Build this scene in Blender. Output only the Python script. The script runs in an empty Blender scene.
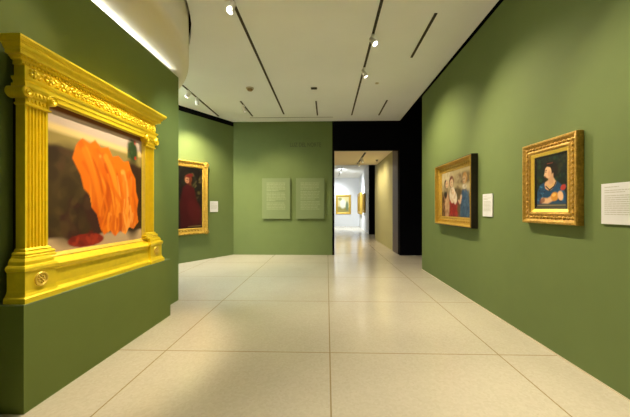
import bpy, bmesh, math, random
import numpy as np
from mathutils import Vector, Matrix

random.seed(7)
PI = math.pi
SC = bpy.context.scene
COL = SC.collection

# ------------------------------------------------------------------ camera
cam_d = bpy.data.cameras.new('camera')
cam = bpy.data.objects.new('camera', cam_d)
COL.objects.link(cam)
cam_d.sensor_fit = 'HORIZONTAL'
cam_d.sensor_width = 36.0
cam_d.lens = 306.0 / 630.0 * 36.0
cam_d.shift_x = -3.5 / 630.0
cam_d.shift_y = 0.5 / 630.0
cam_d.clip_start = 0.05
cam.location = (0, 0, 1.4)
cam.rotation_euler = (PI / 2, 0, math.atan(8.5 / 306.0))
SC.camera = cam

# ------------------------------------------------------------------ world, exposure
world = bpy.data.worlds.new('world')
SC.world = world
world.use_nodes = True
world.node_tree.nodes['Background'].inputs[0].default_value = (0.02, 0.02, 0.02, 1)
world.node_tree.nodes['Background'].inputs[1].default_value = 1.0
vs = SC.view_settings
vs.view_transform = 'Standard'
vs.look = 'None'
vs.gamma = 1.0
vs.use_curve_mapping = False
vs.exposure = 0.48

WARM = (1.0, 0.83, 0.60)
NEUT = (1.0, 0.88, 0.69)
DAY = (0.94, 0.98, 1.0)
COOL = (0.93, 0.98, 1.0)


def area_light(name, loc, rot, sx, sy, power, color):
    d = bpy.data.lights.new(name, 'AREA')
    d.shape = 'RECTANGLE'
    d.size, d.size_y = sx, sy
    d.energy = power
    d.color = color
    o = bpy.data.objects.new(name, d)
    o.location = loc
    o.rotation_euler = rot
    COL.objects.link(o)
    return o


# added fill: unseen area lights over the near gallery and in the side
# gallery, with no fittings of their own
area_light('gallery_fill_light', (0.3, 2.9, 4.03), (0, 0, 0), 1.2, 1.3, 15, NEUT)
area_light('side_gallery_fill_light', (-4.6, 5.6, 4.0), (0, 0, 0), 1.8, 2.4, 1250, DAY)


# ------------------------------------------------------------------ materials
def srgb(r, g, b):
    def c(v):
        v /= 255.0
        return v / 12.92 if v <= 0.04045 else ((v + 0.055) / 1.055) ** 2.4
    return (c(r), c(g), c(b), 1.0)


def mat(name, color, rough=0.6, metal=0.0, spec=0.5, noise=0.0, nscale=8.0, bump=0.0, bscale=60.0, emit=None, estr=0.0):
    m = bpy.data.materials.new(name)
    m.use_nodes = True
    nt = m.node_tree
    p = nt.nodes['Principled BSDF']
    p.inputs['Base Color'].default_value = color
    p.inputs['Roughness'].default_value = rough
    p.inputs['Metallic'].default_value = metal
    p.inputs['Specular IOR Level'].default_value = spec
    tc = nt.nodes.new('ShaderNodeTexCoord')
    if noise:
        n = nt.nodes.new('ShaderNodeTexNoise')
        n.inputs['Scale'].default_value = nscale
        n.inputs['Detail'].default_value = 5
        nt.links.new(tc.outputs['Object'], n.inputs['Vector'])
        mr = nt.nodes.new('ShaderNodeMapRange')
        mr.inputs['From Min'].default_value = 0.3
        mr.inputs['From Max'].default_value = 0.7
        mr.inputs['To Min'].default_value = 1 - noise
        mr.inputs['To Max'].default_value = 1 + noise
        nt.links.new(n.outputs['Fac'], mr.inputs['Value'])
        mx = nt.nodes.new('ShaderNodeMix')
        mx.data_type = 'RGBA'
        mx.blend_type = 'MULTIPLY'
        mx.inputs[0].default_value = 1.0
        mx.inputs[6].default_value = color
        cb = nt.nodes.new('ShaderNodeCombineColor')
        for i in range(3):
            nt.links.new(mr.outputs[0], cb.inputs[i])
        nt.links.new(cb.outputs[0], mx.inputs[7])
        nt.links.new(mx.outputs[2], p.inputs['Base Color'])
    if bump:
        n2 = nt.nodes.new('ShaderNodeTexNoise')
        n2.inputs['Scale'].default_value = bscale
        n2.inputs['Detail'].default_value = 4
        nt.links.new(tc.outputs['Object'], n2.inputs['Vector'])
        b = nt.nodes.new('ShaderNodeBump')
        b.inputs['Strength'].default_value = bump
        b.inputs['Distance'].default_value = 0.01
        nt.links.new(n2.outputs['Fac'], b.inputs['Height'])
        nt.links.new(b.outputs['Normal'], p.inputs['Normal'])
    if emit:
        p.inputs['Emission Color'].default_value = emit
        p.inputs['Emission Strength'].default_value = estr
    return m


def floor_material():
    m = bpy.data.materials.new('terrazzo')
    m.use_nodes = True
    nt = m.node_tree
    L = nt.links.new
    p = nt.nodes['Principled BSDF']
    tc = nt.nodes.new('ShaderNodeTexCoord')
    sep = nt.nodes.new('ShaderNodeSeparateXYZ')
    L(tc.outputs['Object'], sep.inputs[0])

    def math_node(op, a, b=None):
        n = nt.nodes.new('ShaderNodeMath')
        n.operation = op
        for i, v in enumerate((a, b)):
            if v is None:
                continue
            if isinstance(v, (int, float)):
                n.inputs[i].default_value = v
            else:
                L(v, n.inputs[i])
        return n.outputs[0]

    def seam(axis, phase, period, width):
        s = math_node('SUBTRACT', axis, phase - period * 20 - period / 2)
        q = math_node('MODULO', s, period)
        d = math_node('ABSOLUTE', math_node('SUBTRACT', q, period / 2))
        return math_node('LESS_THAN', d, width / 2)
    sx = seam(sep.outputs[0], 0.028, 1.62, 0.011)
    sy = seam(sep.outputs[1], 2.985, 1.655, 0.011)
    sm = math_node('MAXIMUM', sx, sy)
    n1 = nt.nodes.new('ShaderNodeTexNoise')
    n1.inputs['Scale'].default_value = 0.9
    n1.inputs['Detail'].default_value = 4
    L(tc.outputs['Object'], n1.inputs['Vector'])
    r1 = nt.nodes.new('ShaderNodeValToRGB')
    r1.color_ramp.elements[0].position = 0.35
    r1.color_ramp.elements[0].color = (0.54, 0.495, 0.385, 1)
    r1.color_ramp.elements[1].position = 0.65
    r1.color_ramp.elements[1].color = (0.58, 0.535, 0.42, 1)
    L(n1.outputs['Fac'], r1.inputs[0])
    v = nt.nodes.new('ShaderNodeTexVoronoi')
    v.inputs['Scale'].default_value = 55
    L(tc.outputs['Object'], v.inputs['Vector'])
    r2 = nt.nodes.new('ShaderNodeValToRGB')
    r2.color_ramp.elements[0].position = 0.0
    r2.color_ramp.elements[0].color = (0.93, 0.92, 0.89, 1)
    r2.color_ramp.elements[1].position = 1.0
    r2.color_ramp.elements[1].color = (1.04, 1.04, 1.03, 1)
    bw = nt.nodes.new('ShaderNodeRGBToBW')
    L(v.outputs['Color'], bw.inputs[0])
    L(bw.outputs[0], r2.inputs[0])
    mx = nt.nodes.new('ShaderNodeMix')
    mx.data_type = 'RGBA'
    mx.blend_type = 'MULTIPLY'
    mx.inputs[0].default_value = 1
    L(r1.outputs[0], mx.inputs[6])
    L(r2.outputs[0], mx.inputs[7])
    m2 = nt.nodes.new('ShaderNodeMix')
    m2.data_type = 'RGBA'
    L(sm, m2.inputs[0])
    L(mx.outputs[2], m2.inputs[6])
    m2.inputs[7].default_value = (0.33, 0.25, 0.13, 1)
    L(m2.outputs[2], p.inputs['Base Color'])
    p.inputs['Roughness'].default_value = 0.16
    p.inputs['Specular IOR Level'].default_value = 0.6
    return m


M = {}
M['green'] = mat('green_wall_paint', (0.133, 0.182, 0.058, 1), 0.75, noise=0.03, nscale=3, spec=0.25)
M['green_tuned'] = mat('light_tuned_green', (0.158, 0.210, 0.050, 1), 0.75, noise=0.03, nscale=3, spec=0.25)  # wall green retuned so partition and plinth match the light falling there
M['green_panel'] = mat('green_panel_paint', (0.165, 0.215, 0.090, 1), 0.6, spec=0.3)
M['panel_text'] = mat('pale_green_lettering', (0.235, 0.28, 0.135, 1), 0.7)
M['wall_text'] = mat('dark_green_lettering', (0.055, 0.072, 0.024, 1), 0.7)
M['olive'] = mat('olive_wall_paint', (0.42, 0.40, 0.18, 1), 0.7, spec=0.3)
M['white'] = mat('white_wall_paint', (0.72, 0.74, 0.76, 1), 0.8, spec=0.2)
M['ceil'] = mat('ceiling_paint', (0.90, 0.93, 0.94, 1), 0.9, spec=0.1, noise=0.02, nscale=1)
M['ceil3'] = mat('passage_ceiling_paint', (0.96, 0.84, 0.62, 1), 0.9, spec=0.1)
M['ceil2'] = mat('far_ceiling_paint', (0.8, 0.8, 0.78, 1), 0.9, spec=0.1)
M['bulk'] = mat('bulkhead_paint', (0.76, 0.72, 0.58, 1), 0.6, spec=0.3)
M['black'] = mat('matt_black', (0.0025, 0.0025, 0.004, 1), 0.9, spec=0.05)
M['bronze'] = mat('bronze_cladding', (0.05, 0.032, 0.018, 1), 0.5, metal=0.2, noise=0.1, nscale=4)
M['floor'] = floor_material()
M['gold'] = mat('bright_gilding', (0.93, 0.71, 0.026, 1), 0.34, metal=0.38, noise=0.05, nscale=20, bump=0.06, bscale=60)
M['gold_deep'] = mat('aged_gilding', (0.46, 0.275, 0.042, 1), 0.4, metal=0.4, noise=0.3, nscale=40, bump=0.5, bscale=120)
M['gold_mid'] = mat('mellow_gilding', (0.50, 0.32, 0.045, 1), 0.38, metal=0.4, noise=0.15, nscale=30, bump=0.2, bscale=90)
M['gold_pale'] = mat('pale_gilding', (0.92, 0.66, 0.10, 1), 0.36, metal=0.4, noise=0.06, nscale=30)
M['darkwood'] = mat('dark_frame_side', (0.018, 0.011, 0.006, 1), 0.5, noise=0.2, nscale=12)
M['fillet'] = mat('black_fillet', (0.006, 0.005, 0.005, 1), 0.4)
M['label'] = mat('label_card', (0.64, 0.65, 0.66, 1), 0.7, spec=0.2)
M['ink'] = mat('grey_ink', (0.44, 0.44, 0.39, 1), 0.8)
M['track'] = mat('dark_track', (0.035, 0.028, 0.016, 1), 0.6)
M['lampw'] = mat('lamp_housing', (0.82, 0.81, 0.76, 1), 0.5)
M['lens'] = mat('lit_lens', (1, 1, 1, 1), 0.4, emit=(1.0, 0.93, 0.82, 1), estr=4.0)
M['led'] = mat('lit_diffuser', (1, 1, 1, 1), 0.4, emit=(0.97, 1.0, 0.98, 1), estr=7.0)
M['plastic'] = mat('cream_plastic', (0.62, 0.55, 0.40, 1), 0.5)
M['amber'] = mat('amber_plastic', (0.35, 0.24, 0.10, 1), 0.5)
M['grille'] = mat('dark_grille', (0.05, 0.04, 0.02, 1), 0.6)


def canvas_material():
    m = bpy.data.materials.new('oil_paint')
    m.use_nodes = True
    nt = m.node_tree
    p = nt.nodes['Principled BSDF']
    a = nt.nodes.new('ShaderNodeAttribute')
    a.attribute_name = 'paint'
    nt.links.new(a.outputs['Color'], p.inputs['Base Color'])
    p.inputs['Roughness'].default_value = 0.45
    p.inputs['Specular IOR Level'].default_value = 0.3
    n2 = nt.nodes.new('ShaderNodeTexNoise')
    n2.inputs['Scale'].default_value = 140
    b = nt.nodes.new('ShaderNodeBump')
    b.inputs['Strength'].default_value = 0.1
    b.inputs['Distance'].default_value = 0.004
    nt.links.new(n2.outputs['Fac'], b.inputs['Height'])
    nt.links.new(b.outputs['Normal'], p.inputs['Normal'])
    return m


M['canvas'] = canvas_material()


# ------------------------------------------------------------------ mesh helpers
def link(name, bm, material, parent=None, smooth=False, recalc=True):
    if recalc:
        bmesh.ops.recalc_face_normals(bm, faces=bm.faces[:])
    me = bpy.data.meshes.new(name)
    bm.to_mesh(me)
    bm.free()
    me.materials.append(M[material])
    if smooth:
        for p in me.polygons:
            p.use_smooth = True
    o = bpy.data.objects.new(name, me)
    COL.objects.link(o)
    if parent:
        o.parent = parent
    return o


def box(bm, x0, x1, y0, y1, z0, z1, bev=0.0):
    vs_ = [bm.verts.new((x, y, z)) for z in (z0, z1) for y in (y0, y1) for x in (x0, x1)]
    q = [(0, 1, 3, 2), (4, 6, 7, 5), (0, 4, 5, 1), (2, 3, 7, 6), (0, 2, 6, 4), (1, 5, 7, 3)]
    fs = [bm.faces.new([vs_[i] for i in f]) for f in q]
    if bev:
        es = list({e for f in fs for e in f.edges})
        bmesh.ops.bevel(bm, geom=es, offset=bev, segments=2, affect='EDGES', profile=0.5)
    return bm


def prism(bm, pts, z0, z1):
    a = [bm.verts.new((x, y, z0)) for x, y in pts]
    b = [bm.verts.new((x, y, z1)) for x, y in pts]
    n = len(pts)
    bm.faces.new(a[::-1])
    bm.faces.new(b)
    for i in range(n):
        j = (i + 1) % n
        bm.faces.new((a[i], a[j], b[j], b[i]))
    return bm


def lathe(bm, prof, center, axis=Vector((0, 0, 1)), seg=20):
    """revolve (radius, height) around axis through center"""
    axis = axis.normalized()
    up = Vector((0, 0, 1)) if abs(axis.z) < 0.9 else Vector((1, 0, 0))
    a = axis.cross(up).normalized()
    b = axis.cross(a)
    rings = []
    for r, h in prof:
        if r < 1e-6:
            rings.append([bm.verts.new(center + axis * h)])
        else:
            rings.append([bm.verts.new(center + axis * h + (a * math.cos(t) + b * math.sin(t)) * r)
                          for t in (2 * PI * k / seg for k in range(seg))])
    for r0, r1 in zip(rings, rings[1:]):
        for k in range(seg):
            j = (k + 1) % seg
            if len(r0) == 1 and len(r1) == 1:
                continue
            if len(r0) == 1:
                bm.faces.new((r0[0], r1[j], r1[k]))
            elif len(r1) == 1:
                bm.faces.new((r0[k], r0[j], r1[0]))
            else:
                bm.faces.new((r0[k], r0[j], r1[j], r1[k]))
    return bm


def blob(bm, c, r, sub=1):
    """a small rounded lump, r = (rx, ry, rz)"""
    g = bmesh.ops.create_icosphere(bm, subdivisions=sub, radius=1.0)
    bmesh.ops.scale(bm, vec=r, verts=g['verts'])
    bmesh.ops.translate(bm, vec=c, verts=g['verts'])


def wrap(bm, prof, hw, front, cap=True, back=0.06):
    """profile of (out, z) carried round left side, front and right side of a
    block half-width hw whose front face stands at y = -front; wall at y = 0"""
    rows = []
    for o, z in prof:
        x, y = hw + o, -(front + o)
        rows.append([bm.verts.new(p) for p in ((-x, -back, z), (-x, y, z), (x, y, z), (x, -back, z))])
    for a, b in zip(rows, rows[1:]):
        for i in range(3):
            bm.faces.new((a[i], a[i + 1], b[i + 1], b[i]))
    if cap:
        bm.faces.new(rows[0][::-1])
        bm.faces.new(rows[-1])
    for a, b in zip(rows, rows[1:]):
        bm.faces.new((a[3], a[0], b[0], b[3]))
    return bm


def rect_frame(bm, w, h, zc, prof, close=True):
    """moulding of (inset, depth) swept round a w x h rectangle centred at (0, zc)"""
    rows = []
    for ins, d in prof:
        a, b = w / 2 - ins, h / 2 - ins
        rows.append([bm.verts.new(p) for p in ((-a, -d, zc - b), (a, -d, zc - b), (a, -d, zc + b), (-a, -d, zc + b))])
    if close:
        rows.append(rows[0])
    for a, b in zip(rows, rows[1:]):
        for i in range(4):
            j = (i + 1) % 4
            bm.faces.new((a[i], a[j], b[j], b[i]))
    return bm


def thing(name, label, cat, loc, rotz=0.0, group=None):
    o = bpy.data.objects.new(name, None)
    o.empty_display_size = 0.1
    o.location = loc
    o.rotation_euler = (0, 0, rotz)
    o['label'] = label
    o['category'] = cat
    if group:
        o['group'] = group
    COL.objects.link(o)
    return o


def tag(o, label, cat, group=None):
    o['label'] = label
    o['category'] = cat
    if group:
        o['group'] = group
    return o


def struct(name, bm, material, label=None, cat=None):
    o = link(name, bm, material)
    o['kind'] = 'structure'
    o['label'] = label
    o['category'] = cat
    return o


# ------------------------------------------------------------------ painting on canvas (pigment per vertex)
class Paint:
    def __init__(self, w, h, base, nx=110):
        self.w, self.h = w, h
        self.nx = nx
        self.ny = max(8, int(nx * h / w))
        u = np.linspace(0, 1, self.nx + 1)
        v = np.linspace(0, 1, self.ny + 1)
        self.U, self.V = np.meshgrid(u, v)          # v = 0 at the bottom
        self.C = np.zeros(self.U.shape + (3,)) + np.array(srgb(*base)[:3])
        self.rng = np.random.RandomState(5)

    def _mix(self, a, col):
        a = np.clip(a, 0, 1)[..., None]
        self.C = self.C * (1 - a) + np.array(srgb(*col)[:3]) * a

    def ell(self, cx, cy, rx, ry, col, rot=0.0, soft=0.25, op=1.0):
        c, s = math.cos(rot), math.sin(rot)
        asp = self.h / self.w
        x, y = self.U - cx, (self.V - cy) * asp
        X, Y = (x * c + y * s) / rx, (-x * s + y * c) / (ry * asp)
        d = np.sqrt(X * X + Y * Y)
        self._mix((1 - d) / soft + 0.5 if soft else (d < 1) * 1.0, col) if op == 1 else \
            self._mix(np.clip((1 - d) / soft + 0.5, 0, 1) * op, col)

    def poly(self, pts, col, soft=0.012, op=1.0):
        n = len(pts)
        inside = np.zeros(self.U.shape, bool)
        dist = np.full(self.U.shape, 9.0)
        for i in range(n):
            (x0, y0), (x1, y1) = pts[i], pts[(i + 1) % n]
            cond = ((y0 > self.V) != (y1 > self.V))
            xi = (x1 - x0) * (self.V - y0) / ((y1 - y0) if y1 != y0 else 1e-9) + x0
            inside ^= cond & (self.U < xi)
            ex, ey = x1 - x0, y1 - y0
            t = np.clip(((self.U - x0) * ex + (self.V - y0) * ey) / max(ex * ex + ey * ey, 1e-12), 0, 1)
            dist = np.minimum(dist, np.hypot(self.U - x0 - t * ex, self.V - y0 - t * ey))
        sd = np.where(inside, dist, -dist)
        self._mix(np.clip(sd / soft + 0.5, 0, 1) * op, col)

    def stroke(self, pts, wd, col, op=1.0):
        d = np.full(self.U.shape, 9.0)
        for (x0, y0), (x1, y1) in zip(pts, pts[1:]):
            ex, ey = x1 - x0, y1 - y0
            t = np.clip(((self.U - x0) * ex + (self.V - y0) * ey) / max(ex * ex + ey * ey, 1e-12), 0, 1)
            d = np.minimum(d, np.hypot(self.U - x0 - t * ex, self.V - y0 - t * ey))
        self._mix(np.clip((wd - d) / (wd * 0.6) + 0.3, 0, 1) * op, col)

    def speckle(self, x0, x1, y0, y1, n, r, cols, op=0.7):
        for _ in range(n):
            self.ell(self.rng.uniform(x0, x1), self.rng.uniform(y0, y1), r * self.rng.uniform(.5, 1.4),
                     r * self.rng.uniform(.4, 1.2), cols[self.rng.randint(len(cols))],
                     self.rng.uniform(0, 3), 0.6, op)

    def build(self, parent, x0, z0, y, tone=1.0):
        ny, nx = self.ny, self.nx
        verts = [(x0 + self.U[j, i] * self.w, y, z0 + self.V[j, i] * self.h) for j in range(ny + 1) for i in range(nx + 1)]
        k = nx + 1
        faces = [(j * k + i, j * k + i + 1, (j + 1) * k + i + 1, (j + 1) * k + i) for j in range(ny) for i in range(nx)]
        # stretcher thickness behind the painted face
        b = len(verts)
        T = 0.018
        for (cx, cz) in ((x0, z0), (x0 + self.w, z0), (x0 + self.w, z0 + self.h), (x0, z0 + self.h)):
            verts.append((cx, y + T, cz))
        faces.append((b + 3, b + 2, b + 1, b))
        me = bpy.data.meshes.new('canvas')
        me.from_pydata(verts, [], faces)
        at = me.color_attributes.new('paint', 'FLOAT_COLOR', 'POINT')
        flat = np.ones((len(verts), 4), np.float32) * 0.1
        flat[:b, :3] = self.C.reshape(-1, 3) * tone
        flat[:, 3] = 1
        at.data.foreach_set('color', flat.ravel())
        me.materials.append(M['canvas'])
        o = bpy.data.objects.new('canvas', me)
        COL.objects.link(o)
        o.parent = parent
        return o


# =================================================================== STRUCTURE
CZ = 4.07
XR = 2.20
YB = 9.32
XL = -2.284
DC = Vector((-5.45, 2.94))     # centre of the round bulkhead
DR = 3.77

bm = bmesh.new()
box(bm, -8, 6, -4, 27, -0.12, 0)
struct('floor', bm, 'floor', 'cream polished terrazzo floor in large square slabs', 'floor')

# ceiling slab with the round opening for the bulkhead
bm = bmesh.new()
outer = [(-8, -4), (XR, -4), (XR, YB), (-8, YB)]
arc = []
for k in range(61):
    t = -PI / 2 * 0.93 + PI * 0.93 * k / 60
    arc.append((DC.x + DR * math.cos(t), DC.y + DR * math.sin(t)))
y_lo, y_hi = arc[0][1], arc[-1][1]
poly = [(-8, -4), (XR, -4), (XR, YB), (-8, YB), (-8, y_hi)] + arc[::-1] + [(-8, y_lo)]
prism(bm, poly, CZ, CZ + 0.14)
struct('ceiling', bm, 'ceil', 'pale flat ceiling of the gallery with recessed tracks', 'ceiling')

# dark slot near the back edge of the ceiling (thin recess strip)
bm = bmesh.new()
box(bm, -2.25, 0.175, 8.885, 8.905, CZ - 0.003, CZ + 0.01)
struct('trim_1', bm, 'track', 'thin dark slot across the ceiling before the end wall', 'ceiling slot')

# black space above the ceiling
bm = bmesh.new()
box(bm, -8.2, 6, -4, 9.6, 4.62, 4.7)
struct('trim_2', bm, 'black', 'black void above the ceiling edge', 'ceiling void')

bm = bmesh.new()
box(bm, XR, XR + 0.2, -4, 7.15, 0, 4.0)
struct('wall_right', bm, 'green', 'green gallery wall carrying two gilt framed pictures', 'wall')
bm = bmesh.new()
box(bm, XR + 0.2, 6, 6.9, 7.14, 0, 4.62)
struct('wall_side_passage', bm, 'black', 'black return behind the right wall', 'wall')
bm = bmesh.new()
box(bm, XR, XR + 0.004, -4, 7.15, 0.0, 0.014)
ob = struct('baseboard_right', bm, 'plastic', 'thin tan strip at foot of the right green wall', 'baseboard')
ob.location.x = -0.004

bm = bmesh.new()
box(bm, -2.87, 0.16, YB, YB + 0.2, 0, CZ)
struct('wall_back', bm, 'green', 'green end wall carrying two text panels', 'wall')

# angled wall at the left rear
A = Vector((-2.87, 9.32))
B = Vector((-3.82, 7.70))
e = (B - A).normalized()
nrm = Vector((-e.y, e.x))
if nrm.dot(Vector((0, 0)) - A) < 0:
    nrm = -nrm
Bx = A + e * 4.6
bm = bmesh.new()
prism(bm, [tuple(A), tuple(Bx), tuple(Bx - nrm * 0.2), tuple(A - nrm * 0.2 + Vector((0.0, 0)))], 0, 3.93)
struct('wall_back_left', bm, 'green', 'angled green wall at left rear with a tall gilt picture', 'wall')
# solid black block in place of the shade over the angled wall
bm = bmesh.new()
prism(bm, [tuple(A + Vector((0, 0.02))), tuple(Bx + Vector((0, 0.02))), tuple(Bx - nrm * 0.5), tuple(A - nrm * 0.5)], 3.931, CZ - 0.001)
ob = struct('trim_3', bm, 'black', 'black shadow gap over the angled green wall', 'shadow gap')

bm = bmesh.new()
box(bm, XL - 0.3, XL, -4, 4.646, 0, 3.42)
struct('wall_left', bm, 'green_tuned', 'green partition behind the largest gilt frame', 'wall')
bm = bmesh.new()
box(bm, -8.2, -8, -4, 9.5, 0, 4.62)
struct('wall_far_left', bm, 'green', 'green wall of the side gallery beyond the partition', 'wall')
bm = bmesh.new()
box(bm, -8.2, 6, -4.2, -4, 0, 4.62)
struct('wall_rear', bm, 'green', 'green wall behind the viewer', 'wall')

# round bulkhead (drum) hanging through the ceiling opening
bm = bmesh.new()
prof = [(0.0, 3.48), (3.62, 3.48)]
for k in range(1, 9):
    t = PI / 2 * k / 8
    prof.append((3.62 + 0.115 * math.sin(t), 3.48 + 0.09 * (1 - math.cos(t))))
prof += [(3.735, 4.55), (0.0, 4.55)]
lathe(bm, prof, Vector((DC.x, DC.y, 0)), seg=160)
# keep only the part on the gallery side of x = -7.9
bmesh.ops.bisect_plane(bm, geom=bm.verts[:] + bm.edges[:] + bm.faces[:], plane_co=(-7.9, 0, 0), plane_no=(-1, 0, 0), clear_outer=True)
ob = struct('trim_4', bm, 'bulk', 'rounded beige bulkhead hanging from the ceiling over the partition', 'bulkhead')
for p in ob.data.polygons:
    p.use_smooth = True
md = ob.modifiers.new('edge', 'EDGE_SPLIT')
md.split_angle = math.radians(40)

# black portal to the passage
bm = bmesh.new()
box(bm, 0.16, XR, YB - 0.01, YB + 0.16, 3.19, 4.62)
box(bm, 0.16, 0.225, YB - 0.01, YB + 0.16, 0, 3.19)
struct('door_1', bm, 'black', 'black portal surround of the opening to the next room', 'doorway')
bm = bmesh.new()
box(bm, XR, 6, YB - 0.01, YB + 0.2, 0, 4.62)
struct('wall_portal', bm, 'black', 'black wall panel right of the portal opening', 'wall')
bm = bmesh.new()
box(bm, XR - 0.012, XR + 0.2, YB + 0.2, 10.29, 0, 3.34)
struct('trim_5', bm, 'bronze', 'bronze jamb lining the right side of the portal', 'door jamb')

# passage beyond the portal
bm = bmesh.new()
box(bm, XR, XR + 0.2, 10.29, 14.1, 0, 3.6)
struct('wall_passage', bm, 'olive', 'olive green wall of the passage beyond the portal', 'wall')
bm = bmesh.new()
box(bm, -3, XR + 0.4, YB + 0.2, 13.66, 3.35, 3.5)
struct('ceiling_passage', bm, 'ceil3', 'low warm ceiling of the passage', 'ceiling')
bm = bmesh.new()
box(bm, -3.2, -3, YB + 0.2, 25, 0, 4.2)
struct('wall_far_room_left', bm, 'white', 'white left wall of the far room', 'wall')
bm = bmesh.new()
box(bm, 2.31, 6, 16.9, 17.0, 0, 3.93)
struct('trim_6', bm, 'black', 'black end panel of the far room wall', 'door jamb')
bm = bmesh.new()
prism(bm, [(2.31, 17.0), (2.9, 17.0), (2.9, 25), (2.62, 25)], 0, 3.93)
struct('wall_far_room_right', bm, 'white', 'white right wall of the far room with two gilt frames', 'wall')
bm = bmesh.new()
box(bm, -3.2, 6, 25, 25.2, 0, 3.93)
struct('wall_far_room', bm, 'white', 'pale bluish white end wall of the far room', 'wall')
bm = bmesh.new()
box(bm, -3.2, 6, 13.66, 25.2, 3.93, 4.05)
box(bm, -3.2, 6, 13.55, 13.66, 3.35, 4.05)
struct('ceiling_far_room', bm, 'ceil2', 'white ceiling of the far room', 'ceiling')
bm = bmesh.new()
box(bm, 5.8, 6, 7.3, 25, 0, 4.62)
struct('wall_far_right', bm, 'black', 'dark wall beyond the openings on the right', 'wall')

# =================================================================== PLINTH
t = thing('plinth', 'green painted plinth under the largest gilt frame', 'plinth', (XL, 3.0, 0), PI / 2)
bm = bmesh.new()
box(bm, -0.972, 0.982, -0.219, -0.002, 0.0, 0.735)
link('body', bm, 'green_tuned', t)
bm = bmesh.new()
box(bm, -0.972, 0.982, -0.219, -0.002, 0.735, 0.745, 0.002)
o = link('top_ledge', bm, 'green_panel', t)
o['label'] = 'paler green ledge on top of the plinth'

# =================================================================== LARGEST PICTURE
ROOT = thing('framed_painting', 'largest picture, mass of orange cloth in a gilt columned frame standing on the green plinth', 'painting', (XL, 2.9415, 0.745), PI / 2, 'framed paintings')
Z0 = 0.745


def zz(z):
    return z - Z0


# backing board
bm = bmesh.new()
box(bm, -0.78, 0.78, -0.07, -0.002, zz(0.80), zz(2.45))
o = link('backing_board', bm, 'darkwood', ROOT)

# base rail
bm = bmesh.new()
pr = [(0.02, 0.745), (0.02, 0.775), (0.012, 0.785), (-0.008, 0.80), (-0.016, 0.83), (-0.02, 0.93), (-0.012, 0.945), (0.0, 0.955),
      (0.004, 0.975), (-0.012, 0.985), (-0.03, 1.0), (-0.05, 1.015), (-0.075, 1.03), (-0.08, 1.045)]
wrap(bm, [(a, zz(z)) for a, z in pr], 0.80, 0.18)
base = link('base_rail', bm, 'gold', ROOT)
# pedestals
for s in (-1, 1):
    bm = bmesh.new()
    pr = [(0.014, 0.745), (0.014, 0.78), (0.004, 0.79), (-0.006, 0.81), (-0.01, 0.83), (-0.01, 0.955), (0.0, 0.965), (0.004, 0.985), (-0.004, 1.0),
          (-0.016, 1.005), (-0.018, 1.03), (-0.03, 1.05)]
    wrap(bm, [(a, zz(z)) for a, z in pr], 0.13, 0.20)
    bmesh.ops.translate(bm, vec=(s * 0.757, 0, 0), verts=bm.verts[:])
    ped = link('pedestal', bm, 'gold', ROOT)
    bm = bmesh.new()
    c = Vector((s * 0.757, -0.19, zz(0.89)))
    ax = Vector((0, -1, 0))
    lathe(bm, [(0.052, 0), (0.052, 0.008), (0.046, 0.013), (0.04, 0.008), (0.036, 0.004)], c, ax, 24)
    for k in range(8):
        a = 2 * PI * k / 8
        blob(bm, c + Vector((0.023 * math.cos(a), -0.004, 0.023 * math.sin(a))), (0.010, 0.007, 0.010))
    blob(bm, c + Vector((0, -0.006, 0)), (0.011, 0.010, 0.011))
    link('rosette', bm, 'gold_pale', ped, True)

# fluted columns with capitals
for s in (-1, 1):
    bm = bmesh.new()
    xi, xo = 0.635, 0.815
    n = 6
    pts = []
    wv = (xo - xi - 0.024) / n
    x = xi + 0.012
    pts.append((xi, -0.128))
    for k in range(n):
        xa = x + k * wv
        pts.append((xa + 0.004, -0.128))
        for q in range(1, 6):
            tt = PI * q / 6
            pts.append((xa + wv / 2 - (wv / 2 - 0.004) * math.cos(tt), -0.128 + 0.016 * math.sin(tt)))
        pts.append((xa + wv - 0.004, -0.128))
    pts.append((xo, -0.128))
    pts += [(xo, -0.06), (xi, -0.06)]
    pts = [(s * a, b) for a, b in pts]
    prism(bm, pts, zz(1.115), zz(2.15))
    colm = link('column', bm, 'gold', ROOT)
    # moulded foot
    bm = bmesh.new()
    pr = [(0.034, 1.045), (0.034, 1.062), (0.026, 1.068), (0.032, 1.08), (0.024, 1.092), (0.012, 1.096), (0.014, 1.106), (0.002, 1.118)]
    wrap(bm, [(a, zz(z)) for a, z in pr], 0.09, 0.13)
    bmesh.ops.translate(bm, vec=(s * 0.725, 0, 0), verts=bm.verts[:])
    link('column_foot', bm, 'gold', colm)
    # scrolled capital
    bm = bmesh.new()
    pr = [(0.004, 2.145), (0.014, 2.15), (0.014, 2.16), (0.004, 2.165), (0.006, 2.21), (0.022, 2.222), (0.02, 2.25), (0.03, 2.262), (0.034, 2.275), (0.034, 2.29)]
    wrap(bm, [(a, zz(z)) for a, z in pr], 0.09, 0.13)
    for q in (-1, 1):
        c = Vector((q * 0.098, -0.03, zz(2.235)))
        lathe(bm, [(0.0, 0.0), (0.042, 0.0), (0.042, 0.13), (0.034, 0.138), (0.030, 0.128), (0.022, 0.130), (0.020, 0.142), (0.010, 0.136), (0.0, 0.144)], c, Vector((0, -1, 0)), 20)
    for k in range(5):
        blob(bm, (-0.06 + 0.03 * k, -0.155, zz(2.235)), (0.012, 0.012, 0.018))
    for k in range(6):
        blob(bm, (-0.075 + 0.03 * k, -0.138, zz(2.187)), (0.011, 0.010, 0.02))
    bmesh.ops.translate(bm, vec=(s * 0.725, 0, 0), verts=bm.verts[:])
    link('capital', bm, 'gold', colm)

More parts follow.
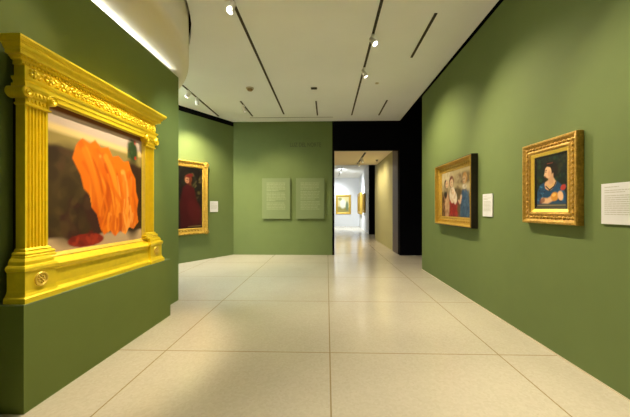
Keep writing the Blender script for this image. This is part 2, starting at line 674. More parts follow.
# inner slip round the canvas
bm = bmesh.new()
rect_frame(bm, 1.286, 1.25, zz(1.645), [(0.0, 0.07), (0.0, 0.118), (0.006, 0.124), (0.014, 0.118), (0.024, 0.108), (0.034, 0.1), (0.034, 0.07)])
link('inner_slip', bm, 'gold_pale', ROOT)

# entablature: architrave, frieze and cornice
bm = bmesh.new()
pr = [(0.0, 2.24), (0.0, 2.275), (0.006, 2.278), (0.006, 2.312), (0.016, 2.32), (0.02, 2.332), (0.02, 2.34), (-0.002, 2.342), (-0.002, 2.425), (0.008, 2.43)]
wrap(bm, [(a, zz(z)) for a, z in pr], 0.83, 0.142)
ent = link('entablature', bm, 'gold', ROOT)
bm = bmesh.new()
nfl = 13
for k in range(nfl):
    x = -0.77 + 1.54 * k / (nfl - 1)
    zc = zz(2.384)
    for q in range(5):
        a = 2 * PI * q / 5 + k
        blob(bm, (x + 0.025 * math.cos(a), -0.148, zc + 0.025 * math.sin(a)), (0.017, 0.014, 0.017))
    blob(bm, (x, -0.156, zc), (0.014, 0.012, 0.014))
    if k < nfl - 1:
        for q in range(6):
            tt = q / 5
            xx = x + 0.035 + 0.06 * tt
            blob(bm, (xx, -0.146, zc + 0.026 * math.sin(2 * PI * tt) * (1 if k % 2 else -1)), (0.015, 0.012, 0.011))
link('frieze_scrolls', bm, 'gold', ent, True)
bm = bmesh.new()
pr = [(0.006, 2.425), (0.006, 2.455), (0.02, 2.458), (0.024, 2.466), (0.036, 2.472), (0.036, 2.478), (0.056, 2.480), (0.060, 2.486), (0.060, 2.506),
      (0.066, 2.507), (0.066, 2.514), (0.072, 2.516), (0.076, 2.528), (0.084, 2.538), (0.092, 2.541), (0.092, 2.549), (0.098, 2.551), (0.104, 2.562), (0.104, 2.568), (0.109, 2.57), (0.109, 2.585)]
wrap(bm, [(a, zz(z)) for a, z in pr], 0.832, 0.114)
cor = link('cornice', bm, 'gold', ROOT)
bm = bmesh.new()
k = -0.835
while k < 0.836:
    box(bm, k - 0.008, k + 0.008, -0.136, -0.118, zz(2.43), zz(2.452))
    k += 0.03
link('dentils', bm, 'gold', cor)
bm = bmesh.new()
k = -0.86
while k < 0.861:
    blob(bm, (k, -0.150, zz(2.477)), (0.010, 0.008, 0.010))
    k += 0.026
link('bead_moulding', bm, 'gold', cor, True)

# generic stand-in picture: heaped orange cloth on dark brown ground under a pale sky
P = Paint(1.236, 1.20, (58, 38, 24), 120)
P.poly([(0, .80), (1, .80), (1, 1.02), (0, 1.02)], (196, 176, 158), .03)
P.poly([(0, .80), (1, .78), (1, .845), (0, .87)], (222, 196, 132), .03)
P.poly([(0, .72), (1, .70), (1, .80), (0, .82)], (150, 132, 74), .03)
P.poly([(0, .955), (1, .955), (1, 1.02), (0, 1.02)], (126, 66, 26), .015)
P.poly([(-.02, -.02), (1.02, -.02), (1.02, .10), (-.02, .10)], (190, 164, 132), .02)
P.ell(.17, .40, .20, .34, (74, 58, 32), 0, .3)
P.ell(.30, .22, .20, .20, (62, 34, 28), 0, .12)
P.speckle(.0, .34, .14, .70, 46, .05, [(92, 74, 40), (62, 48, 26), (80, 56, 34), (48, 34, 22)], .6)
P.speckle(.8, 1.0, .1, .7, 24, .05, [(70, 44, 28), (40, 24, 16), (58, 42, 24)], .6)
P.ell(.86, .40, .14, .36, (52, 32, 20), 0, .3)
P.ell(.33, .06, .17, .05, (134, 36, 24), 0, .12)
P.speckle(.2, .46, .02, .1, 12, .03, [(168, 52, 30), (104, 24, 18)], .7)
P.ell(.86, .84, .07, .10, (46, 66, 34), .3, .5)
P.speckle(.80, .92, .74, .94, 14, .02, [(40, 62, 34), (188, 44, 24), (62, 84, 44)])
# the draped cloth: one ragged silhouette, crossed by curving folds
before = P.C.copy()
SIL = [(.20, .66), (.23, .76), (.29, .825), (.36, .80), (.41, .84), (.47, .79), (.55, .81), (.60, .74), (.67, .76), (.74, .72), (.80, .735), (.85, .64), (.90, .58),
       (.91, .46), (.945, .38), (.92, .27), (.94, .17), (.87, .115), (.81, .135), (.76, .07), (.69, .11), (.63, .065), (.57, .115), (.50, .08), (.46, .16), (.43, .26),
       (.38, .31), (.36, .40), (.30, .45), (.27, .55)]
P.poly(SIL, (232, 116, 16), .012)
mask = np.clip(np.abs(P.C - before).sum(axis=2) * 6, 0, 1)
keep = P.C.copy()
rg = np.random.RandomState(21)
TON = [(248, 150, 40), (216, 96, 10), (240, 132, 26), (194, 78, 8), (255, 172, 76), (234, 120, 18), (226, 108, 14)]
for k in range(70):
    t0 = rg.uniform(0, 1)
    x = .24 + .62 * rg.uniform(0, 1)
    y = .78 - .30 * (x - .24) + rg.uniform(-.12, .04)
    pts_ = []
    turn = rg.uniform(-.5, .35)
    a = -PI / 2 + .75 - 1.1 * (x - .2) + rg.uniform(-.25, .25)
    for q in range(7):
        pts_.append((x, y))
        x += .085 * math.cos(a)
        y += .085 * math.sin(a)
        a += turn * .35 - .06
    P.stroke(pts_, rg.uniform(.012, .034), TON[rg.randint(len(TON))], .75)
for k in range(26):
    x, y = rg.uniform(.44, .90), rg.uniform(.20, .40)
    P.stroke([(x, y), (x + rg.uniform(-.03, .03), y - .10), (x + rg.uniform(-.06, .06), y - .26)], rg.uniform(.008, .018), TON[rg.randint(len(TON))], .75)
P.C = before * (1 - mask[..., None]) + P.C * mask[..., None]
P.build(ROOT, -0.618, zz(1.045), -0.096)


# =================================================================== OTHER PICTURES
def picture(label, loc, rotz, w, h, prof, gold, group='framed paintings'):
    t_ = thing('framed_painting', label, 'painting', loc, rotz, group)
    bm_ = bmesh.new()
    rect_frame(bm_, w, h, h / 2, prof)
    fr = link('frame', bm_, gold, t_)
    return t_, fr


def carve(fr, w, h, ins, d, step, size, material):
    """row of carved leaves following the frame"""
    bm_ = bmesh.new()
    a, b = w / 2 - ins, h / 2 - ins
    n = max(2, int(2 * a / step))
    for k in range(n + 1):
        x = -a + 2 * a * k / n
        for z in (h / 2 - b, h / 2 + b):
            blob(bm_, (x, -d, z), (size[0], size[2], size[1]))
            blob(bm_, (x + step * .35, -d, z), (size[0] * .5, size[2] * .8, size[1] * .6))
    n = max(2, int(2 * b / step))
    for k in range(1, n):
        z = h / 2 - b + 2 * b * k / n
        for x in (-a, a):
            blob(bm_, (x, -d, z), (size[1], size[2], size[0]))
            blob(bm_, (x, -d, z + step * .35), (size[1] * .6, size[2] * .8, size[0] * .5))
    return link('carved_leaves', bm_, material, fr, True)


# --- three figures, right wall
w, h = 1.498, 1.10
T1_, fr = picture('wide gilt frame with dark sides on the right wall, three figures, farther of two', (XR, 5.272, 1.113), -PI / 2, w, h,
                  [(0.012, 0.0), (0.012, 0.098), (0.016, 0.106), (0.024, 0.106), (0.030, 0.092), (0.038, 0.050), (0.046, 0.032), (0.06, 0.026), (0.12, 0.024), (0.135, 0.028), (0.145, 0.026), (0.155, 0.018), (0.155, 0.0)], 'gold_mid')
bm = bmesh.new()
rect_frame(bm, w, h, h / 2, [(0, 0.003), (0, 0.096), (0.0115, 0.096), (0.0115, 0.003)])
o = link('frame_side', bm, 'darkwood', T1_)
o['label'] = 'dark brown box sides of the frame'
carve(fr, w, h, 0.088, 0.027, 0.075, (0.026, 0.02, 0.009), 'gold_mid')
carve(fr, w, h, 0.024, 0.104, 0.05, (0.012, 0.006, 0.005), 'gold_mid')
cw, ch = w - 0.30, h - 0.30
P = Paint(cw, ch, (120, 98, 58), 100)
P.poly([(0, .62), (1, .55), (1, 1.02), (0, 1.02)], (186, 170, 124), .1)
P.ell(.8, .8, .3, .12, (112, 92, 58), 0, .6)
P.ell(.2, .88, .2, .14, (214, 200, 160), 0, .6)
P.poly([(0, 0), (1, 0), (1, .38), (0, .42)], (104, 80, 44), .08)
P.ell(.55, .52, .16, .10, (92, 76, 40), 0, .5)
# left figure
P.ell(.17, .24, .13, .34, (206, 164, 120), 0, .2)
P.ell(.15, .62, .08, .22, (40, 24, 16), 0, .2)
P.ell(.20, .73, .055, .085, (228, 186, 144), 0, .2)
P.poly([(.04, 0), (.14, 0), (.12, .4), (.04, .5)], (70, 44, 28), .03)
# middle figure
P.poly([(.28, 0), (.60, 0), (.55, .28), (.48, .46), (.34, .46)], (150, 34, 22), .03)
P.ell(.40, .48, .10, .18, (232, 214, 184), .1, .2)
P.ell(.37, .77, .085, .13, (110, 48, 22), 0, .25)
P.ell(.375, .74, .055, .085, (236, 194, 154), 0, .2)
P.stroke([(.40, .58), (.50, .42), (.40, .36)], .035, (236, 200, 160))
P.ell(.50, .40, .06, .13, (240, 226, 200), .2, .3)
# right child
P.poly([(.66, 0), (.96, 0), (.92, .40), (.86, .58), (.74, .58), (.68, .40)], (58, 88, 118), .03)
P.ell(.80, .62, .07, .05, (224, 214, 190), 0, .3)
P.ell(.805, .79, .07, .115, (176, 128, 56), 0, .25)
P.ell(.785, .76, .042, .075, (222, 178, 136), 0, .2)
P.stroke([(.70, .44), (.66, .30), (.62, .34)], .03, (222, 180, 140))
P.speckle(0, 1, .55, 1, 60, .05, [(150, 132, 88), (206, 190, 146), (128, 108, 66), (184, 160, 110)], .35)
P.speckle(.3, .62, .02, .34, 24, .03, [(186, 50, 34), (112, 22, 16)], .6)
P.speckle(.68, .92, .05, .52, 24, .03, [(84, 118, 146), (38, 62, 92)], .6)
P.speckle(.06, .28, .05, .52, 26, .035, [(228, 188, 142), (168, 118, 80), (140, 90, 54)], .5)
P.speckle(.36, .52, .3, .58, 18, .03, [(248, 236, 212), (214, 176, 136)], .6)
for fx, fy in ((.20, .73), (.375, .74), (.775, .76)):
    P.stroke([(fx - .025, fy + .012), (fx - .012, fy + .012)], .008, (70, 40, 28), .8)
    P.stroke([(fx + .010, fy + .012), (fx + .022, fy + .012)], .008, (70, 40, 28), .8)
    P.stroke([(fx - .01, fy - .045), (fx + .012, fy - .045)], .008, (150, 64, 50), .8)
P.speckle(.28, .70, .6, .86, 6, .025, [(92, 42, 20), (134, 66, 32)], .35)
P.build(T1_, -cw / 2, 0.15, -0.0195, 0.66)

# --- portrait with blue dress, right wall
w, h = 0.731, 0.823
T2_, fr = picture('gilt leaf-carved frame with a portrait in blue dress, nearer of two on the right wall', (XR, 3.047, 1.255), -PI / 2, w, h,
                  [(0.0, 0.002), (0.0, 0.055), (0.006, 0.066), (0.022, 0.066), (0.03, 0.058), (0.05, 0.044), (0.075, 0.044), (0.092, 0.053), (0.102, 0.053), (0.112, 0.044), (0.115, 0.002)], 'gold_deep')
carve(fr, w, h, 0.062, 0.048, 0.048, (0.02, 0.018, 0.012), 'gold_deep')
carve(fr, w, h, 0.097, 0.053, 0.03, (0.010, 0.004, 0.004), 'gold_deep')
bm = bmesh.new()
rect_frame(bm, w, h, h / 2, [(0.1155, 0.006), (0.1155, 0.042), (0.118, 0.044), (0.142, 0.030), (0.146, 0.025), (0.146, 0.006)])
o = link('inner_slip', bm, 'gold_pale', T2_)
o['label'] = 'flat pale gold slip inside the carved frame'
bm = bmesh.new()
rect_frame(bm, w, h, h / 2, [(0.1465, 0.006), (0.1465, 0.026), (0.152, 0.026), (0.166, 0.020), (0.166, 0.006)])
o = link('fillet', bm, 'fillet', T2_)
o['label'] = 'narrow black fillet next to the picture'
cw, ch = w - 0.318, h - 0.318
P = Paint(cw, ch, (20, 30, 20), 90)
P.speckle(0, 1, .42, 1, 110, .045, [(22, 48, 30), (36, 66, 40), (10, 14, 12), (52, 50, 26), (16, 34, 34)], .8)
P.ell(.47, .79, .22, .11, (40, 24, 16), -.1, .25)
P.ell(.60, .72, .13, .13, (36, 22, 15), .2, .25)
P.poly([(.32, .50), (.58, .58), (.70, .46), (.56, .34), (.34, .34), (.26, .42)], (216, 170, 128), .03)
P.poly([(.40, .62), (.58, .66), (.58, .46), (.44, .46)], (204, 156, 114), .03)
P.ell(.41, .69, .11, .115, (228, 184, 142), .1, .15)
P.poly([(.30, .69), (.268, .63), (.32, .62)], (228, 184, 142), .015)
P.ell(.46, .66, .06, .07, (204, 150, 110), 0, .6, .6)
P.stroke([(.31, .725), (.37, .735)], .009, (60, 34, 22))
P.stroke([(.315, .70), (.355, .70)], .009, (44, 28, 24))
P.stroke([(.30, .60), (.345, .60)], .009, (156, 60, 48))
P.ell(.50, .83, .19, .05, (18, 11, 10), -.15, .3)
P.stroke([(.38, .86), (.56, .86)], .010, (150, 70, 44), .7)
P.poly([(.02, .06), (.04, .32), (.14, .46), (.28, .50), (.32, .38), (.46, .31), (.62, .40), (.70, .50), (.84, .42), (.96, .24), (.98, .06)], (30, 70, 104), .02)
P.speckle(.04, .30, .12, .44, 26, .03, [(70, 128, 160), (16, 36, 66), (46, 96, 130), (24, 50, 90)], .8)
P.speckle(.62, .95, .12, .42, 26, .03, [(60, 116, 150), (14, 32, 58), (40, 88, 122)], .8)
P.stroke([(.34, .42), (.46, .345), (.60, .40), (.66, .48)], .016, (30, 22, 20))
P.stroke([(.36, .46), (.47, .39), (.60, .46)], .009, (214, 170, 80))
P.stroke([(.22, .14), (.40, .13), (.58, .19)], .06, (226, 180, 136))
P.stroke([(.16, .12), (.26, .15)], .05, (120, 60, 40), .8)
P.ell(.62, .21, .12, .085, (210, 142, 48), .2, .3)
P.ell(.60, .24, .06, .03, (240, 190, 96), .2, .4)
P.ell(.80, .22, .08, .09, (228, 182, 138), .3, .3)
P.ell(.88, .37, .08, .05, (176, 56, 40), .4, .4)
P.poly([(0, 0), (1, 0), (1, .07), (0, .07)], (70, 60, 44), .02)
P.stroke([(.05, .045), (.95, .045)], .012, (158, 146, 112), .7)
P.build(T2_, -cw / 2, 0.159, -0.018, 0.85)

# --- tall dark picture on the angled wall
w, h = 1.42, 1.95
ang = math.atan2(-e.y, -e.x)
cpos = A + e * (0.985 + w / 2)
T3_, fr = picture('tall gilt frame with a dark red robed figure on the angled green wall', (cpos.x, cpos.y, 0.722), ang, w, h,
                  [(0.0, 0.002), (0.0, 0.05), (0.012, 0.075), (0.03, 0.08), (0.05, 0.07), (0.09, 0.045), (0.12, 0.045), (0.145, 0.055), (0.165, 0.04), (0.175, 0.028), (0.175, 0.002)], 'gold_mid')
carve(fr, w, h, 0.03, 0.078, 0.13, (0.05, 0.016, 0.012), 'gold_mid')
carve(fr, w, h, 0.105, 0.048, 0.09, (0.03, 0.02, 0.012), 'gold_mid')
bm = bmesh.new()
for sx in (-1, 1):
    for sz in (0, 1):
        cx_, cz_ = sx * (w / 2 - 0.06), sz * (h - 0.12) + 0.06
        for k in range(6):
            a = 2 * PI * k / 6
            blob(bm, (cx_ + 0.05 * math.cos(a), -0.075, cz_ + 0.05 * math.sin(a)), (0.04, 0.02, 0.04))
        blob(bm, (cx_, -0.085, cz_), (0.035, 0.02, 0.035))
link('corner_leaves', bm, 'gold_mid', fr, True)
cw, ch = w - 0.33, h - 0.33
P = Paint(cw, ch, (24, 18, 12), 90)
P.speckle(0, 1, .4, 1, 60, .05, [(44, 46, 26), (18, 14, 10), (66, 56, 30), (30, 36, 22)], .7)
P.speckle(.7, 1, .5, .9, 16, .03, [(112, 98, 54), (86, 76, 44)], .6)
P.poly([(.40, .0), (1.0, .06), (.98, .30), (.84, .46), (.76, .66), (.60, .74), (.46, .66), (.38, .40)], (72, 14, 18), .04)
P.ell(.76, .28, .16, .2, (92, 22, 26), .3, .5, .7)
P.ell(.60, .80, .10, .075, (120, 62, 28), 0, .3)
P.ell(.575, .785, .058, .05, (188, 138, 100), 0, .25)
P.ell(.60, .79, .03, .03, (150, 98, 68), 0, .5, .6)
for q in (-.022, .012):
    P.stroke([(.57 + q - .008, .795), (.57 + q + .008, .795)], .006, (60, 30, 20))
P.stroke([(.558, .757), (.574, .757)], .006, (140, 50, 40))
P.poly([(.66, .84), (.69, .70), (.63, .70), (.625, .80)], (96, 44, 20), .02)
P.ell(.64, .86, .10, .03, (104, 26, 22), .3, .4)
P.poly([(.0, .0), (.40, 0), (.36, .5), (.26, .72), (.10, .68)], (40, 30, 24), .04)
P.ell(.22, .78, .055, .05, (160, 118, 88), 0, .3)
P.stroke([(.6, .03), (.96, .035)], .007, (170, 140, 80), .8)
P.build(T3_, -cw / 2, 0.165, -0.034, 0.6)

# --- far room
w, h = 1.22, 1.56
T4_, fr = picture('gilt framed pale landscape on the far room end wall seen through the portal', (1.335, 25.0, 0.985), 0, w, h,
                  [(0, 0.002), (0, 0.06), (0.03, 0.07), (0.06, 0.055), (0.13, 0.04), (0.16, 0.03), (0.16, 0.002)], 'gold_mid')
carve(fr, w, h, 0.07, 0.055, 0.12, (0.045, 0.03, 0.015), 'gold_pale')
cw, ch = w - 0.31, h - 0.31
P = Paint(cw, ch, (206, 196, 142), 40)
P.poly([(0, 0), (1, 0), (1, .3), (0, .36)], (150, 140, 74), .08)
P.ell(.45, .55, .26, .3, (224, 226, 206), 0, .5)
P.ell(.82, .4, .12, .3, (112, 128, 96), 0, .5)
P.ell(.2, .85, .16, .1, (150, 150, 90), 0, .5)
P.build(T4_, -cw / 2, 0.155, -0.028)

aw = math.atan2(8.0, 0.31)


def far_side(label, ya, yb, z0, h_, d):
    w_ = yb - ya
    yc = (ya + yb) / 2
    xc = 2.31 + 0.31 * (yc - 17.0) / 8.0
    t_, f_ = picture(label, (xc - 0.005, yc, z0), aw - PI, w_, h_,
                     [(0, 0.004), (0, d), (0.05, d + 0.02), (0.10, d - 0.02), (0.2, d - 0.05), (0.2, 0.004)], 'gold_mid')
    carve(f_, w_, h_, 0.07, d + 0.005, 0.14, (0.05, 0.03, 0.015), 'gold_deep')
    P_ = Paint(w_ - 0.39, h_ - 0.39, (110, 70, 40), 20)
    P_.ell(.5, .55, .25, .3, (190, 150, 110), 0, .5)
    P_.build(t_, -(w_ - 0.39) / 2, 0.195, -0.03)
    return t_


far_side('edge-on gilt frame on the far room right wall, farther and taller of two', 21.6, 24.3, 1.02, 1.55, 0.16)
far_side('edge-on gilt frame on the far room right wall, nearer the black end panel', 18.9, 20.4, 1.16, 1.22, 0.10)


# =================================================================== LABELS AND PANELS
def text_bars(bm_, x0, x1, z_top, z_bot, line, y, para=(), seed=1, fill=0.55, indent=0.0):
    rng = random.Random(seed)
    z = z_top
    i = 0
    while z - line > z_bot:
        if i in para:
            z -= line * 0.6
        end = x1 if (i + 1) not in para else x0 + (x1 - x0) * rng.uniform(.45, .85)
        x = x0
        end -= rng.uniform(0, .08) * (x1 - x0)
        while x < end - line * .4:
            L_ = min(rng.uniform(.8, 3.2) * line, end - x)
            box(bm_, x, x + L_, y - 0.0012, y, z - line * fill, z)
            x += L_ + line * .32
        z -= line
        i += 1


def wall_label(label, loc, rotz, w_, h_, blocks, line):
    t_ = thing('wall_label', label, 'label', loc, rotz, 'white picture labels')
    bm_ = bmesh.new()
    box(bm_, -w_ / 2, w_ / 2, -0.014, -0.001, 0, h_, 0.001)
    link('card', bm_, 'label', t_)
    for (x0, x1, za, zb, sd) in blocks:
        bm_ = bmesh.new()
        text_bars(bm_, x0, x1, za, zb, line, -0.0142, (1, 3), sd, .42)
        link('lettering', bm_, 'ink', t_)
    return t_


wall_label('small white label between the two pictures on the right wall', (XR, 4.235, 1.296), -PI / 2, 0.25, 0.31,
           [(-.10, .09, .285, .06, 3)], 0.018)
wall_label('wide white two-column label at the right edge, past the blue dress portrait', (XR, 2.222, 1.283), -PI / 2, 0.56, 0.315,
           [(-.25, -.03, .29, .05, 4), (.02, .24, .25, .05, 5)], 0.016)
lp = A + e * 0.735
wall_label('small white label on the angled wall beside the tall dark picture', (lp.x, lp.y, 1.313), ang, 0.27, 0.31,
           [(-.11, .10, .285, .06, 3)], 0.0185)

for lab, xc, sd in (('left of two green text panels on the end wall', -1.545, 11), ('right of two green text panels on the end wall, nearer the portal', -0.511, 12)):
    t = thing('text_panel', lab, 'text panel', (xc, YB, 1.10), 0, 'green text panels')
    bm = bmesh.new()
    box(bm, -0.43, 0.43, -0.065, -0.045, 0, 1.235, 0.003)
    link('board', bm, 'green_panel', t)
    for zr in (0.08, 1.10):
        bm = bmesh.new()
        box(bm, -0.36, 0.36, -0.0445, -0.001, zr, zr + 0.04)
        link('mounting_rail', bm, 'black', t)
    bm = bmesh.new()
    text_bars(bm, -0.29, 0.30, 1.10, 0.22, 0.046, -0.0652, (6, 12) if sd == 11 else (5, 11), sd, .5)
    link('lettering', bm, 'panel_text', t)

# wall lettering
fc = bpy.data.curves.new('wall_lettering', 'FONT')
fc.body = 'LUZ DEL NORTE'
fc.size = 0.155
fc.extrude = 0.004
fc.space_character = 1.0
tmp = bpy.data.objects.new('tmp_lettering', fc)
COL.objects.link(tmp)
dg = bpy.context.evaluated_depsgraph_get()
me = bpy.data.meshes.new_from_object(tmp.evaluated_get(dg))
bpy.data.objects.remove(tmp)
xs = [v.co.x for v in me.vertices]
sx = 0.945 / (max(xs) - min(xs))
for v in me.vertices:
    x, y, z = v.co
    v.co = ((x - min(xs)) * sx, -z, y * 1.15)
me.name = 'wall_lettering'
me.materials.clear()
me.materials.append(M['wall_text'])
o = bpy.data.objects.new('wall_lettering', me)
o.location = (-1.125, YB - 0.0045, 3.30)
COL.objects.link(o)
tag(o, 'row of dark green capital letters high on the end wall above the text panels', 'lettering')


# =================================================================== CEILING FITTINGS
def track(label, x, y0, y1, z=CZ, x1=None, wd=0.03):
    t_ = thing('lighting_track', label, 'lighting track', (x, y0, z), math.atan2(-( (x1 if x1 is not None else x) - x), y1 - y0), 'recessed ceiling tracks')
    L_ = math.hypot(y1 - y0, (x1 if x1 is not None else x) - x)
    bm_ = bmesh.new()
    for s in (-1, 1):
        box(bm_, s * wd / 2 - 0.004, s * wd / 2 + 0.004, 0, L_, -0.012, -0.0005)
    box(bm_, -wd / 2, wd / 2, 0, 0.006, -0.012, -0.0005)
    box(bm_, -wd / 2, wd / 2, L_ - 0.006, L_, -0.012, -0.0005)
    link('rail', bm_, 'track', t_)
    bm_ = bmesh.new()
    box(bm_, -wd / 2 + 0.0042, wd / 2 - 0.0042, 0.0062, L_ - 0.0062, -0.006, -0.0005)
    link('channel', bm_, 'grille', t_)
    return t_


track('long dark ceiling track left of centre, running to the end wall', -1.21, -1.0, 8.56)
track('long dark ceiling track with lit spotlights, right of centre', 0.70, -1.0, 8.70)
track('short dark ceiling track nearest the right wall and the camera', 1.484, 4.21, 5.42)
track('short dark ceiling track nearest the right corner of the ceiling by the black portal', 1.472, 7.54, 8.73)
track('short dark ceiling track ending straight above the green text panels', -0.271, 7.56, 8.69)
track('short dark ceiling track ending by the left corner of the end wall', -2.137, 7.51, 8.73)
track('dark ceiling track farthest left, before the angled wall', -3.11, 6.50, 8.70)
track('dark track on the low passage ceiling', 1.32, 10.6, 13.3, 3.35, None, 0.06)
track('thin dark track on the far room ceiling', 0.92, 18.6, 23.5, 3.93, None, 0.05)


def spotlight(label, x, y, target, z=CZ, power=0, cone=50, blend=0.6, color=WARM, radius=0.04, r=0.043, L_=0.15, drop=0.075, lit=True, group='track spotlights'):
    t_ = thing('track_spotlight', label, 'spotlight', (x, y, z - 0.012), 0, group)
    bm_ = bmesh.new()
    box(bm_, -0.02, 0.02, -0.06, 0.06, -0.022, 0.0, 0.003)
    link('adapter', bm_, 'lampw', t_)
    piv = Vector((0, 0, -drop))
    d = (Vector(target) - (Vector((x, y, z - 0.012)) + piv)).normalized()
    side = d.cross(Vector((0, 0, 1)))
    side = side.normalized() if side.length > 1e-3 else Vector((1, 0, 0))
    bm_ = bmesh.new()
    lathe(bm_, [(0.0, -0.022), (0.009, -0.022), (0.009, -drop + r), (0, -drop + r)], Vector((0, 0, 0)), seg=10)
    lathe(bm_, [(0, -r - 0.012), (0.008, -r - 0.012), (0.008, r + 0.012), (0, r + 0.012)], piv, side, 10)
    link('yoke', bm_, 'lampw', t_)
    bm_ = bmesh.new()
    c0 = piv - d * (L_ * 0.42)
    lathe(bm_, [(0.0, 0.0), (r * 0.62, 0.0), (r * 0.75, 0.012), (r * 0.80, L_ * 0.4), (r, L_ * 0.6), (r, L_), (r * 0.88, L_), (r * 0.85, L_ - 0.012), (0, L_ - 0.012)], c0, d, 20)
    hs = link('housing', bm_, 'lampw', t_, True)
    mdd = hs.modifiers.new('edge', 'EDGE_SPLIT')
    mdd.split_angle = math.radians(35)
    bm_ = bmesh.new()
    lathe(bm_, [(0, L_ - 0.010), (r * 0.84, L_ - 0.010), (r * 0.80, L_ - 0.002), (r * 0.4, L_ + 0.004), (0, L_ + 0.006)], c0, d, 20)
    link('lens', bm_, 'lens' if lit else 'plastic', hs)
    if power:
        ld = bpy.data.lights.new('spot_beam', 'SPOT')
        ld.energy = power
        ld.color = color
        ld.spot_size = math.radians(cone)
        ld.spot_blend = blend
        ld.shadow_soft_size = radius
        lo = bpy.data.objects.new('spot_beam', ld)
        lo.parent = t_
        lo.location = c0 + d * (L_ + 0.03)
        lo.rotation_euler = d.to_track_quat('-Z', 'Y').to_euler()
        COL.objects.link(lo)
    return t_


# in view
spotlight('brightly lit spotlight on the right-centre track, nearer of its two', 0.70, 4.72, (2.2, 3.05, 1.1), power=310, cone=76, blend=1.0, radius=0.02, r=0.046, L_=0.15)
spotlight('spotlight on the right-centre track, farther of its two', 0.70, 5.82, (2.2, 5.75, 0.95), power=310, cone=110, blend=1.0, radius=0.02, r=0.043)
spotlight('lit spotlight cut by the top edge of the photo, on the left-centre track', -1.21, 3.87, (-2.2, 3.1, 0.95), power=260, cone=52, blend=0.6, radius=0.02, r=0.046, L_=0.15)
spotlight('lit spotlight on the farthest left track, nearer of its two', -3.11, 6.80, (-5.3, 6.2, 1.0), power=60, cone=70, r=0.045)
spotlight('spotlight on the farthest left track, farther of its two', -3.11, 7.24, (-3.3, 8.6, 0.7), power=470, cone=100, blend=1.0, radius=0.02, r=0.045)
spotlight('small spotlight on the short track near the left corner of the end wall', -2.137, 7.80, (-1.0, 9.3, 0.8), power=185, cone=84, blend=1.0, radius=0.02, r=0.04)
spotlight('lit spotlight on the passage ceiling track, nearer of its two', 1.32, 11.6, (2.2, 11.9, 0.7), z=3.35, power=90, cone=165, blend=1.0, r=0.055)
spotlight('lit spotlight on the passage ceiling track, farther of its two', 1.32, 12.7, (2.0, 13.0, 0.6), z=3.35, power=90, cone=165, blend=1.0, r=0.055)
spotlight('added fill spotlight on the passage ceiling hidden behind the left side of the portal', -0.7, 11.2, (0.6, 11.4, 0.0), z=3.35, power=170, cone=110, blend=1.0, radius=0.06)  # added out of sight to brighten the passage floor and ceiling
FG = 'added spotlights of the far room track'
FAR = 'added tiny spotlight on the thin far room ceiling track beyond the portal'
for yy, tg, pw in ((18.9, (1.3, 25, 1.0), 360), (20.6, (2.5, 21.5, 1.2), 450), (22.2, (0.4, 21.0, 0.0), 360), (23.2, (0.6, 25.0, 1.4), 200)):
    spotlight(FAR, 0.92, yy, tg, z=3.93, power=pw, cone=110, blend=1.0, color=COOL, radius=0.1, r=0.035, L_=0.1, lit=False, group=FG)  # heads added to light the far room, none visible there
# unseen spotlights on the same tracks, ahead of the frame's upper edge
G = 'unseen track spotlights above the top of the photo'
OFF = 'unseen spotlight overhead on the long ceiling tracks, out of the top of the photo'
spotlight(OFF, -1.21, 2.9, (-2.15, 2.8, 1.05), power=165, cone=50, blend=0.6, radius=0.02, group=G)
spotlight(OFF, -1.21, 3.3, (-2.25, 1.2, 1.5), power=60, cone=50, group=G)
spotlight(OFF, 0.70, 2.9, (2.2, 1.7, 1.1), power=180, cone=66, blend=1.0, radius=0.02, group=G)
spotlight(OFF, -1.21, 3.6, (-1.8, 9.3, 1.3), power=150, cone=40, blend=0.9, group=G)  # added with the next one to wash the end wall
spotlight(OFF, 0.70, 3.3, (-0.2, 9.3, 1.5), power=150, cone=40, blend=0.9, group=G)
spotlight(OFF, 0.70, 2.3, (1.1, 3.9, 0.0), power=85, cone=80, blend=1.0, color=NEUT, group=G)  # this and the rest: added floor fill, its bounce lifting the ceiling
spotlight(OFF, -1.21, 2.5, (-0.5, 2.3, 0.0), power=120, cone=84, blend=1.0, color=NEUT, group=G)
spotlight(OFF, 0.70, 1.6, (0.9, 0.7, 0.0), power=260, cone=76, blend=1.0, color=NEUT, group=G)
spotlight(OFF, 0.70, 3.6, (0.2, 6.0, 0.0), power=190, cone=85, blend=1.0, color=NEUT, group=G)
spotlight(OFF, -1.21, 3.1, (-2.2, 6.6, 0.0), power=380, cone=62, blend=1.0, color=DAY, group=G)

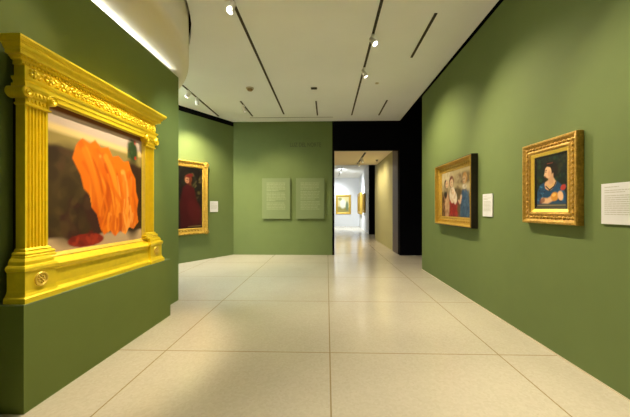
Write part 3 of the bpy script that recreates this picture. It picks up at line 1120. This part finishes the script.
# LED cove light on the top of the partition
t = thing('cove_light', 'glowing white strip light on top of the left partition under the bulkhead', 'strip light', (XL - 0.032, 0.4, 3.42))
bm = bmesh.new()
box(bm, -0.05, -0.012, 0, 4.1, 0, 0.045)
box(bm, -0.012, 0.03, 0, 4.1, 0, 0.012)
link('housing', bm, 'lampw', t)
bm = bmesh.new()
ring = []
for y, zt in ((0.01, 0.052), (2.3, 0.052), (3.0, 0.044), (3.6, 0.032), (4.09, 0.018)):
    ring.append([bm.verts.new(p) for p in ((-0.0115, y, 0.0125), (0.0, y, 0.0125), (0.0, y, zt), (-0.0115, y, zt))])
for a, b in zip(ring, ring[1:]):
    for q in range(4):
        bm.faces.new((a[q], a[(q + 1) % 4], b[(q + 1) % 4], b[q]))
bm.faces.new(ring[0])
bm.faces.new(ring[-1][::-1])
link('diffuser', bm, 'led', t)

# smoke detector, small vent, sprinkler head
t = thing('smoke_detector', 'round cream smoke detector on the ceiling left of centre', 'smoke detector', (-1.70, 6.71, CZ))
bm = bmesh.new()
lathe(bm, [(0, 0), (0.085, 0), (0.085, -0.018), (0.075, -0.024), (0, -0.024)], Vector((0, 0, -0.0005)), seg=24)
link('base', bm, 'plastic', t)
bm = bmesh.new()
lathe(bm, [(0, -0.025), (0.06, -0.025), (0.058, -0.045), (0.045, -0.06), (0, -0.064)], Vector((0, 0, 0)), seg=24)
link('sensor_cap', bm, 'amber', t)

t = thing('ceiling_vent', 'small dark rectangular grille on the ceiling above the text panels', 'vent', (-0.287, 6.75, CZ))
bm = bmesh.new()
box(bm, -0.068, 0.068, -0.05, 0.05, -0.012, -0.0005, 0.002)
link('frame', bm, 'grille', t)
for k in range(4):
    bm = bmesh.new()
    box(bm, -0.055, 0.055, -0.036 + 0.022 * k, -0.028 + 0.022 * k, -0.018, -0.0125)
    link('slat', bm, 'track', t)

t = thing('ceiling_sensor', 'tiny pale disc on the ceiling before the black portal', 'sensor', (1.06, 6.52, CZ))
bm = bmesh.new()
lathe(bm, [(0, 0), (0.04, 0), (0.036, -0.012), (0.015, -0.02), (0, -0.022)], Vector((0, 0, -0.0005)), seg=20)
link('disc', bm, 'plastic', t)

t = thing('sprinkler_head', 'small dark dot on the passage ceiling near the olive wall', 'sprinkler', (1.98, 12.2, 3.35))
bm = bmesh.new()
lathe(bm, [(0, 0), (0.06, 0), (0.055, -0.015), (0.02, -0.03), (0.02, -0.05), (0.035, -0.055), (0, -0.06)], Vector((0, 0, -0.0005)), seg=16)
link('head', bm, 'grille', t)
